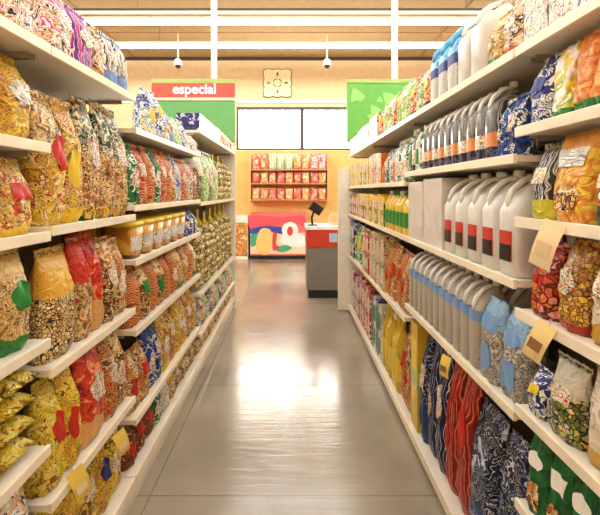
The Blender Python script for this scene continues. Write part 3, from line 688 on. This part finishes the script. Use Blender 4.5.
SHN = ['top shelf', 'second shelf', 'third shelf', 'fourth shelf', 'fifth shelf', 'sixth shelf']
def run(side, bi, si, segs, ylo=None):
    """fill shelf si (-1 = bottom deck) of bay bi. segs: (share, kind, mats, labs, desc, w, h, d, opts) laid from the far end to the near end"""
    xf = XR if side > 0 else XL; Y = YR if side > 0 else YL; H = HR if side > 0 else HL
    z = (BR if side > 0 else BL) if si < 0 else H[bi][si]
    ya, yb = Y[bi] + .025, Y[bi + 1] - .025
    if ylo: ya = ylo
    sname = 'bottom deck' if si < 0 else SHN[si]
    bname = '%s %s bay' % (NAMES[bi], 'right' if side > 0 else 'left')
    tot = sum(s[0] for s in segs); y = ya; cnt = 0; mirrored = segs[::-1]
    r = random.Random(side * 100 + bi * 10 + si)
    above = min([q for q in H[bi] if q > z + .01] or [9])
    for share, kind, mats, labs, desc, w, h, d, opts in mirrored:
        if kind != 'gap' and opts.get('layers', 1) == 1: h = min(h, above - z - (.034 if h < .3 else .04))
        L = (yb - ya) * share / tot
        if kind == 'gap': y += L; continue
        n = max(1, round(L / w)); ww = L / n
        for k in range(n):
            mat = mats[(k + opts.get('shift', 0)) % len(mats)] if not opts.get('rand') else r.choice(mats)
            lab = labs[k % len(labs)] if labs else None
            rows = opts.get('rows', 1); lay = opts.get('layers', 1)
            for row in range(rows):
                for la in range(lay):
                    kw = {q: opts[q] for q in ('handle', 'capmat', 'z0', 'z1', 'half') if q in opts}
                    o = make(kind, ww * (.93 if kind == 'bag' else .95), h, d, mat, lab, (k + row + la + bi) % 3 if kind in ('bag', 'pouch', 'pile', 'net', 'bottle') else 0, **kw)
                    sc = r.uniform(.93, 1.0) if kind in ('bag', 'pouch', 'net') else (1.0 if kind != 'box' else r.choice((1, .97, .94)))
                    xx = side * (xf + opts.get('in', .03 if si < 0 else .012) + d / 2 + row * (d + .008))
                    jx = r.uniform(0, .012) * side if kind in ('bag', 'pile', 'pouch') else 0
                    o.location = (xx + jx, y + (k + .5) * ww, z + .0005 + la * h * 1.0 * (1 if kind == 'pile' else 1.09))
                    rz = -PI / 2 if side > 0 else PI / 2
                    if kind in ('bag', 'net'): rz += r.uniform(-.07, .07)
                    roll = 0
                    o.rotation_euler = (0, roll, rz); o.scale = (1, 1, sc)
                    nm = opts.get('name')
                    if nm: o.name = nm
                    dd = desc[(mats.index(mat)) % len(desc)]
                    if lay > 1: dd += ', %s in pile' % ('top' if la == lay - 1 else ('bottom' if la == 0 else 'middle'))
                    pos = ORD[cnt] + (' back-row' if row else '') + ' from near end'
                    lb = '%s, %s, %s, %s' % (dd, pos, sname, bname)
                    meta(o, lb, opts.get('cat', CAT[kind]), '%s on the %s, %s' % (opts.get('grp', desc[0] + ' items'), sname, bname))
            cnt += 1
        y += L

HD = {'handle': white, 'capmat': white}
O = dict
# ---- RIGHT, near bay (visible y .95 - 1.3)
a = .93
run(1, 0, 0, [(1, 'box', ['white_bag'], ['label_white'], ['white carton'], .1, .17, .12, O()), (2, 'box', ['kitchen_box', 'white_bag'], ['label_white'], ['white lined carton', 'plain white carton'], .12, .2, .14, O())], a)
run(1, 0, 1, [(1.0, 'bag', ['white_blue', 'white_green_food'], ['label_navy', 'label_white'], ['white and blue food bag', 'beige food bag'], .1, .23, .1, O()), (2.2, 'pouch', ['orange_pouch', 'orange_pouch', 'white_yellow'], None, ['orange pouch with green base', 'orange pouch with green base', 'white and yellow pouch'], .08, .22, .08, O(name='food_pouch'))], a)
run(1, 0, 2, [(1.1, 'bag', ['black_clear'], ['label_white'], ['clear black-striped bag'], .1, .25, .1, O()), (1.6, 'pouch', ['orange_panel'], ['white_bag'], ['big orange pouch'], .12, .26, .11, O()), (1, 'bag', ['tomato'], ['label_white'], ['red tomato bag'], .1, .22, .08, O())], a)
run(1, 0, 3, [(1.2, 'bag', ['pepper', 'red_food'], None, ['red pepper bag', 'orange-red snack bag'], .1, .24, .1, O()), (2.2, 'bag', ['clear_beige', 'peach_food'], ['label_white'], ['clear beige bag', 'tan food bag'], .12, .26, .1, O())], a)
run(1, 0, 4, [(1, 'bag', ['white_blue'], ['label_yellow'], ['white-blue pack with yellow label'], .08, .15, .08, O()), (1.6, 'bag', ['green_clear'], ['label_white'], ['clear green food bag'], .1, .24, .08, O()), (1.6, 'bag', ['clear_beige', 'rust'], None, ['clear beige bag', 'rust-brown bag'], .1, .26, .08, O())], a)
run(1, 0, 5, [(2, 'pouch', ['green_pack'], ['label_plain'], ['green pouch with food picture'], .12, .25, .07, O()), (2, 'pouch', ['green_pack'], ['label_plain'], ['green pouch with food picture'], .12, .25, .07, O())], a)
# ---- RIGHT, second bay 1.33 - 2.64
run(1, 1, 0, [(1.2, 'bag', ['fire_bag', 'lime_bag', 'fire_bag'], ['label_yellow', 'label_white'], ['red-orange snack bag', 'lime green bag', 'red-orange snack bag'], .14, .26, .1, O()),
             (1.1, 'jug', ['bluecap'], ['label_navy'], ['blue-topped white jug'], .13, .34, .16, O(handle=P('label_cyan'), capmat=P('label_cyan'), z0=.38, z1=.52, half=.3)),
             (.8, 'jug', ['pallet_white'], None, ['large plain white jug'], .16, .33, .18, O()),
             (.7, 'bag', ['cream_bag', 'tan_noodle', 'white_bag'], ['label_white'], ['cream food bag', 'tan food bag', 'white bag'], .1, .22, .1, O())])
run(1, 1, 1, [(1, 'bottle', ['green_bag', 'white_bag', 'clear_jug'], ['label_white', 'label_green'], ['green bottle', 'white bottle', 'grey bottle'], .075, .27, .08, O(rows=2)),
             (3.2, 'jug', ['clear_jug'], ['label_orange', 'label_white'], ['grey clear jug with white handle'], .085, .3, .14, O(rows=2, z0=.16, z1=.34, half=.36)),
             (.55, 'bag', ['blue_bag'], ['label_white'], ['blue and white bag'], .09, .22, .08, O())])
run(1, 1, 2, [(2.0, 'box', ['case_white'], None, ['plain greyish-white case'], .28, .375, .3, O(name='shipping_case')),
             (2.2, 'jug', ['pallet_white'], ['jug_red'], ['white jug with red-black label'], .13, .385, .18, O(rows=2, z0=.14, z1=.42, half=.13))])
run(1, 1, 3, [(3.4, 'jug', ['milk_jug'], ['label_blue'], ['beige jug with blue band'], .092, .37, .15, O(rows=2, z0=.54, z1=.66, half=.45)),
             (1, 'pouch', ['wrap_clear'], ['label_blue'], ['clear-wrapped blue-topped pack'], .13, .32, .12, O(cat='pack', name='wrapped_pack'))])
run(1, 1, -1, [(.5, 'box', ['lime_bottle'], ['label_yellow'], ['yellow-green box'], .13, .66, .1, O()),
              (1.4, 'bag', ['navy_bag', 'navy_bag', 'navy_gloss'], ['label_white'], ['navy and white bag', 'navy and white bag', 'dark blue glossy bag'], .12, .7, .11, O()),
              (1.0, 'bag', ['red_pack'], ['label_red'], ['tall red pack'], .13, .72, .12, O()),
              (1.6, 'pouch', ['navy_gloss'], None, ['dark blue shrink-wrapped pack'], .2, .6, .18, O(name='wrapped_pack', cat='pack'))])
# ---- RIGHT, third and far bays
run(1, 2, 0, [(1, 'box', ['beige_box', 'orange_box'], ['label_white'], ['beige box', 'orange box'], .13, .24, .14, O()), (2.4, 'bag', ['lime_bag', 'lime_bag', 'fire_bag'], ['label_white', 'label_yellow'], ['lime green bag', 'lime green bag', 'red-orange bag'], .16, .3, .11, O())])
run(1, 3, 0, [(1, 'box', ['beige_box', 'navy_box', 'orange_box'], ['label_white'], ['beige box', 'black-blue box', 'orange box'], .15, .2, .2, O()), (1, 'box', ['white_bag', 'orange_box', 'brown_bag'], ['label_white'], ['white box', 'orange box', 'brown box'], .15, .22, .2, O())])
run(1, 2, 1, [(1.2, 'box', ['orange_box', 'white_bag', 'beige_box'], ['label_white'], ['orange box', 'white box', 'beige box'], .11, .28, .1, O()), (1, 'bag', ['red_white', 'blue_mix', 'green_bag'], ['label_white'], ['red and white bag', 'blue and white bag', 'green bag'], .12, .27, .09, O()), (.7, 'bottle', ['green_bag', 'white_bag'], ['label_white'], ['green bottle', 'white bottle'], .085, .3, .09, O(rows=2))])
run(1, 3, 1, [(1, 'box', ['beige_box', 'white_bag', 'beige_box'], ['label_yellow'], ['beige box', 'white box', 'beige box'], .12, .26, .12, O()), (1, 'box', ['yellow_box', 'green_box'], ['label_white'], ['yellow box', 'green box'], .12, .27, .12, O())])
run(1, 2, 2, [(1, 'box', ['green_box', 'yellow_box'], ['label_white'], ['green box', 'yellow box'], .14, .27, .12, O()), (1, 'bottle', ['yellow_box', 'lime_bottle'], ['label_green'], ['yellow bottle', 'lime bottle'], .11, .3, .11, O())])
run(1, 3, 2, [(1, 'box', ['red_box', 'brown_bag'], ['label_white'], ['red box', 'brown box'], .16, .26, .12, O()), (1, 'box', ['yellow_box', 'beige_box', 'green_box'], ['label_white'], ['yellow box', 'beige box', 'green box'], .13, .27, .12, O())])
run(1, 2, 3, [(1, 'box', ['beige_box'], ['label_white'], ['tall beige box'], .16, .46, .14, O()), (1, 'bag', ['orange_food', 'orange_striped'], ['label_red'], ['orange food bag', 'orange striped bag'], .15, .44, .12, O())])
run(1, 3, 3, [(.5, 'box', ['navy_box'], ['label_white'], ['tall navy box'], .17, .46, .14, O()), (1, 'bag', ['lime_bag', 'green_bag'], ['label_yellow'], ['lime green bag', 'green bag'], .16, .44, .12, O()), (.5, 'box', ['red_box'], ['label_white'], ['tall red box'], .15, .42, .12, O())])
run(1, 2, -1, [(1, 'box', ['white_bag', 'navy_box'], ['label_green'], ['white box', 'navy box'], .13, .5, .12, O()), (1.2, 'bottle', ['lime_bottle', 'yellow_box'], ['label_yellow'], ['yellow-green bottle', 'yellow bottle'], .12, .52, .12, O()), (.6, 'bag', ['orange_food'], ['label_red'], ['orange bag'], .15, .54, .12, O())])
run(1, 3, -1, [(1, 'box', ['navy_box', 'magenta_bread'], ['label_white'], ['navy box', 'pink box'], .15, .45, .12, O()), (1, 'box', ['red_box'], ['label_white'], ['tall red box'], .16, .52, .12, O())])
# ---- LEFT near bay (visible y 1.0 - 1.3), second bay 1.3 - 2.0
a = .98
run(-1, 0, 0, [(1, 'bag', ['magenta_bag', 'cream_bag'], ['label_white'], ['magenta and white bag', 'cream and orange bag'], .11, .24, .1, O()), (1, 'bag', ['cream_bag', 'white_bag'], ['label_yellow'], ['cream patterned bag', 'white bag'], .11, .22, .1, O())], a)
run(-1, 1, 0, [(1.2, 'bag', ['navy_white'], ['label_white'], ['navy and white striped bag'], .1, .25, .09, O()), (.5, 'bag', ['cream_bag'], ['label_white'], ['cream patterned bag'], .1, .25, .09, O()), (.8, 'bag', ['purple_bag'], ['label_white'], ['purple striped bag'], .11, .25, .1, O()), (.9, 'bag', ['magenta_bag'], ['label_white'], ['magenta and white bag'], .12, .25, .1, O())])
run(-1, 0, 1, [(1, 'bag', ['yellow_bag'], ['white_bag'], ['yellow snack bag'], .14, .285, .15, O())], a)
run(-1, 0, 2, [(1, 'bag', ['snack_mix', 'tan_noodle'], ['label_red'], ['multicolour snack bag', 'tan noodle bag'], .11, .25, .11, O()), (1, 'bag', ['cream_bag', 'green_white'], ['label_white'], ['white bag with red base', 'green and white bag'], .11, .26, .1, O())], a)
run(-1, 0, 3, [(1, 'bag', ['tan_nuts', 'tan_noodle', 'nuts_green'], ['label_white', 'label_green'], ['tan nut bag', 'tan pasta bag', 'green-based nut bag'], .12, .31, .12, O())], a)
run(-1, 0, 4, [(1, 'pile', ['yellow_chip', 'olive_bag', 'yellow_bag'], ['label_white', None], ['yellow chip bag', 'olive-yellow bag', 'pale yellow bag'], .17, .07, .26, O(layers=4))], a)
run(-1, 0, 5, [(1, 'bag', ['red_food', 'cream_bag'], ['label_white'], ['red-topped snack bag', 'cream snack bag'], .12, .24, .1, O())], a)
run(-1, 0, -1, [(1, 'bag', ['olive_bag'], ['label_white'], ['olive snack bag'], .14, .22, .1, O())], a)
run(-1, 1, 1, [(1.5, 'bag', ['tall_green'], ['label_white', None], ['tall tan bag with dark green top'], .13, .53, .14, O()), (1, 'bag', ['tall_red', 'snack_mix'], ['label_red', 'label_yellow'], ['tall golden snack bag', 'tall multicolour snack bag'], .13, .5, .14, O())])
run(-1, 1, 2, [(1, 'bag', ['tan_nuts', 'orange_food'], ['label_white'], ['tan nut bag', 'orange snack bag'], .12, .38, .12, O()), (.9, 'bag', ['red_food', 'red_bag'], None, ['red-topped snack bag', 'red snack bag'], .13, .42, .13, O()), (.9, 'bag', ['tan_beans'], None, ['tan bean bag'], .14, .4, .13, O())])
run(-1, 1, 3, [(1, 'bag', ['orange_food', 'tan_nuts'], ['label_white'], ['orange snack bag', 'tan nut bag'], .13, .38, .13, O()), (1, 'bag', ['red_bag'], ['label_white'], ['red snack bag'], .14, .4, .13, O()), (1.1, 'bag', ['olive_bag', 'yellow_chip'], ['label_red'], ['olive-yellow snack bag', 'yellow chip bag'], .14, .4, .13, O())])
run(-1, 1, -1, [(1, 'bag', ['olive_bag', 'yellow_bag'], ['label_white', 'label_navy'], ['olive-yellow snack bag', 'yellow snack bag'], .14, .36, .13, O(rows=1))])
# extra layer above second-bay snacks: net packs hanging from the back
# ---- LEFT third bay 2.0 - 3.4
run(-1, 2, 0, [(1, 'bag', ['white_bag', 'cream_bag'], ['label_white'], ['white bag', 'cream bag'], .13, .15, .1, O()), (1.6, 'bag', ['blue_mix', 'navy_white', 'lime_bag'], ['label_white'], ['blue and white bag', 'navy striped bag', 'lime bag'], .13, .22, .1, O()), (.8, 'bag', ['blue_mix'], ['label_yellow'], ['bright blue and white bag'], .15, .3, .12, O()), (.75, 'gap', 0, 0, 0, 0, 0, 0, 0)])
run(-1, 2, 1, [(1, 'bag', ['orange_food', 'blue_mix', 'red_white'], ['label_white'], ['orange food bag', 'blue and white bag', 'red and white bag'], .12, .34, .12, O()), (1, 'bag', ['green_bag', 'red_white', 'orange_striped'], ['label_white'], ['green bag', 'red and white bag', 'orange striped bag'], .12, .35, .12, O())])
run(-1, 2, 2, [(.8, 'bag', ['blue_bag'], ['label_white'], ['blue bag'], .13, .2, .1, O()), (2.4, 'tub', ['gold_tub'], ['label_yellow'], ['golden tub with yellow lid'], .17, .19, .18, O(rows=2))])
run(-1, 2, 3, [(1, 'bag', ['orange_striped', 'tan_noodle', 'orange_food'], ['label_white', None], ['orange striped bag', 'tan noodle bag', 'orange food bag'], .13, .31, .12, O()), (1, 'bag', ['orange_striped', 'tan_nuts'], [None, 'label_green'], ['orange striped bag', 'tan nut bag'], .13, .31, .12, O())])
run(-1, 2, 4, [(2, 'bag', ['snack_mix', 'orange_food', 'yellow_bag'], ['label_white'], ['multicolour snack bag', 'orange food bag', 'yellow bag'], .14, .39, .13, O()), (.5, 'bag', ['blue_bag'], ['label_white'], ['blue bag'], .14, .38, .13, O()), (.6, 'bag', ['orange_food'], ['label_red'], ['orange snack bag'], .13, .32, .12, O())])
run(-1, 2, -1, [(1.6, 'bag', ['tan_beans', 'tan_nuts'], ['label_white'], ['tan bean bag', 'tan nut bag'], .14, .22, .12, O()), (.7, 'bag', ['green_bag', 'white_bag'], ['label_white'], ['green bag', 'white bag'], .14, .22, .12, O()), (.9, 'bag', ['brown_bag'], ['label_red'], ['dark brown bag'], .14, .22, .13, O())])
# ---- LEFT far bay 3.4 - 5.4
run(-1, 3, 0, [(1, 'bag', ['orange_food', 'cream_bag'], ['label_white'], ['orange food bag', 'cream bag'], .2, .22, .14, O()), (1, 'box', ['navy_box', 'beige_box'], ['label_white'], ['dark blue box', 'beige box'], .24, .15, .2, O())])
run(-1, 3, 1, [(1, 'net', ['garlic'], ['label_yellow'], ['net bag of pale yellow bulbs'], .3, .54, .24, O()), (1, 'bag', ['green_clear', 'lime_bag'], ['label_white'], ['cream and green bag', 'pale green bag'], .24, .5, .16, O())])
run(-1, 3, 2, [(1, 'net', ['garlic'], ['label_yellow'], ['net bag of pale yellow bulbs'], .3, .72, .26, O(**{'in': .0}))])
run(-1, 3, 3, [(1, 'bag', ['green_white', 'cream_bag', 'lime_bag'], ['label_white'], ['green and white bag', 'cream bag', 'lime bag'], .16, .26, .12, O())])
run(-1, 3, -1, [(1, 'bag', ['orange_food', 'red_food', 'snack_mix'], ['label_white'], ['orange food bag', 'red-topped bag', 'multicolour bag'], .16, .17, .12, O())])

# bread on the far rack
r = random.Random(5)
TOPROW = ['pink_bread'] * 2 + ['green_bread'] * 3 + ['peach_bread'] * 2 + ['magenta_bread'] * 3 + ['peach_bread']
for ri, z in enumerate(ZR):
    hwr = (328 - 250) / F * RY / 2 - .03; n = 9
    for k in range(n):
        mat = TOPROW[k] if ri == 2 else r.choice(['pink_bread', 'peach_bread', 'peach_bread', 'pink_bread'])
        w = 2 * hwr / n
        o = make('bag', w * .96, .27 if ri != 2 else .38, .16, mat, None, k % 2)
        o.name = 'bread_bag'
        o.location = (sx(289, RY) - hwr + (k + .5) * w, RY + .1, 1.4005 + z)
        cn = {'pink_bread': 'pink', 'peach_bread': 'peach', 'green_bread': 'green', 'magenta_bread': 'magenta'}[mat]
        meta(o, '%s bread bag, %s from left, %s shelf of the far wall rack' % (cn, ORD[k], ['bottom', 'middle', 'top'][ri]), 'bread', 'bread bags on the far rack')

# ------------------------------------------------------------------ checkout counter
CY = 5.95
x0, x1 = sx(307, CY), sx(338, CY)
t = empty('checkout_counter', ((x0 + x1) / 2, CY, 0)); hw = (x1 - x0) / 2
bx('plinth', blackm, (-hw + .02, hw + .5, .03, .65, 0, .12), t)
bx('cabinet', greym, (-hw, hw + .52, .01, .68, .12, .76), t, .004)
bx('red_band', redm, (-hw - .01, hw + .53, .0, .69, .761, 1.02), t, .004)
bx('worktop', white, (-hw - .02, hw + .54, -.01, .7, 1.021, 1.07), t, .005)
bx('notice', plain('pale_blue_card', (170, 200, 225), .4), (hw - .13, hw - .01, -.008, -.0005, .84, .97), t)
meta(t, 'grey checkout counter with red band and white top at the aisle end', 'counter')
t = empty('card_terminal', (x0 + .09, CY + .2, 1.071))
bm = bmesh.new(); box(bm, -.07, .07, -.06, .06, 0, .015); mobj('base', bm, blackm, t, False)
bm = bmesh.new(); tube(bm, [(0, 0, .015), (-.01, 0, .12), (.03, 0, .24)], .018, 8); mobj('arm', bm, blackm, t)
o = bx('screen', blackm, (-.03, .17, -.015, .015, -.07, .07), t, .004); o.location = (.0, -.01, .3); o.rotation_euler = (0, .6, 0)
meta(t, 'black payment terminal on an arm on the checkout counter', 'terminal')
t = empty('tape_roll', (x0 + .42, CY + .15, 1.071))
bm = bmesh.new(); n = 24
for k in range(n):
    a, b = 2 * PI * k / n, 2 * PI * (k + 1) / n
    prism(bm, [(.05 * math.cos(a), .05 * math.sin(a)), (.1 * math.cos(a), .1 * math.sin(a)), (.1 * math.cos(b), .1 * math.sin(b)), (.05 * math.cos(b), .05 * math.sin(b))], -.02, .02, .1)
bmesh.ops.remove_doubles(bm, verts=bm.verts, dist=.0001)
mobj('roll', bm, plain('tape_orange', (240, 200, 160), .4), t, False)
bx('foot', offw, (-.06, .06, -.05, .05, 0, .012), t)
meta(t, 'pale round tape roll standing on the checkout counter', 'tape')

# ------------------------------------------------------------------ hanging price tags
def tag(px, py, side, w, h, mat, mat2, lab, lean, yaw=.5):
    xf = XR if side > 0 else XL
    x = side * (xf - .02); y = (xf - .02) * F / abs(px - VX); z = sz(py, y)
    t = empty('price_tag', (x, y, z)); t.rotation_euler = (0, lean, (-PI / 2 if side > 0 else PI / 2) + yaw * side)
    bm = bmesh.new(); n = 8; rows = []
    for j in range(n + 1):
        v = j / n; yy = -.03 * math.sin(v * PI * .8) * .5
        rows.append([bm.verts.new((u * w / 2, yy + e, -v * h)) for e in (0, .0012) for u in (-1, 1)])
    for a, b in zip(rows, rows[1:]):
        for p, q in ((0, 1), (1, 3), (3, 2), (2, 0)): bm.faces.new((a[p], a[q], b[q], b[p]))
    bm.faces.new(rows[0][:2] + rows[0][:1:-1]); bm.faces.new(rows[-1][:2] + rows[-1][:1:-1])
    mobj('card', bm, mat, t, False)
    bx('printed_panel', mat2, (-w * .36, w * .3, -.019, -.0175, -h * .72, -h * .45), t)
    bm = bmesh.new(); tube(bm, [(0, .004, -.004), (0, .012, .008), (0, .002, .014)], .002, 6); mobj('clip', bm, white, t)
    meta(t, lab, 'price tag')
tag(556, 222, 1, .06, .135, TAG, plain('tag_print', (236, 208, 160), .6), 'long cream price tag hanging from the third shelf, near right bay', .32)
tag(548, 324, 1, .055, .12, plain('tag_gold', (244, 218, 150), .6), plain('tag_print_dark', (150, 110, 60), .6), 'gold-cream price tag hanging from the fourth shelf, near right bay', .38)
tag(447, 356, 1, .05, .1, yellowt, plain('tag_print_dark', (150, 110, 60), .6), 'yellow price tag hanging from fourth shelf, second right bay', .1)
tag(118, 432, -1, .06, .11, yellowt, TAG, 'yellow price tag hanging from fourth shelf, second left bay', -.25)
tag(74, 470, -1, .06, .12, yellowt, TAG, 'yellow price tag nearest the camera on fourth shelf, second left bay', -.3)
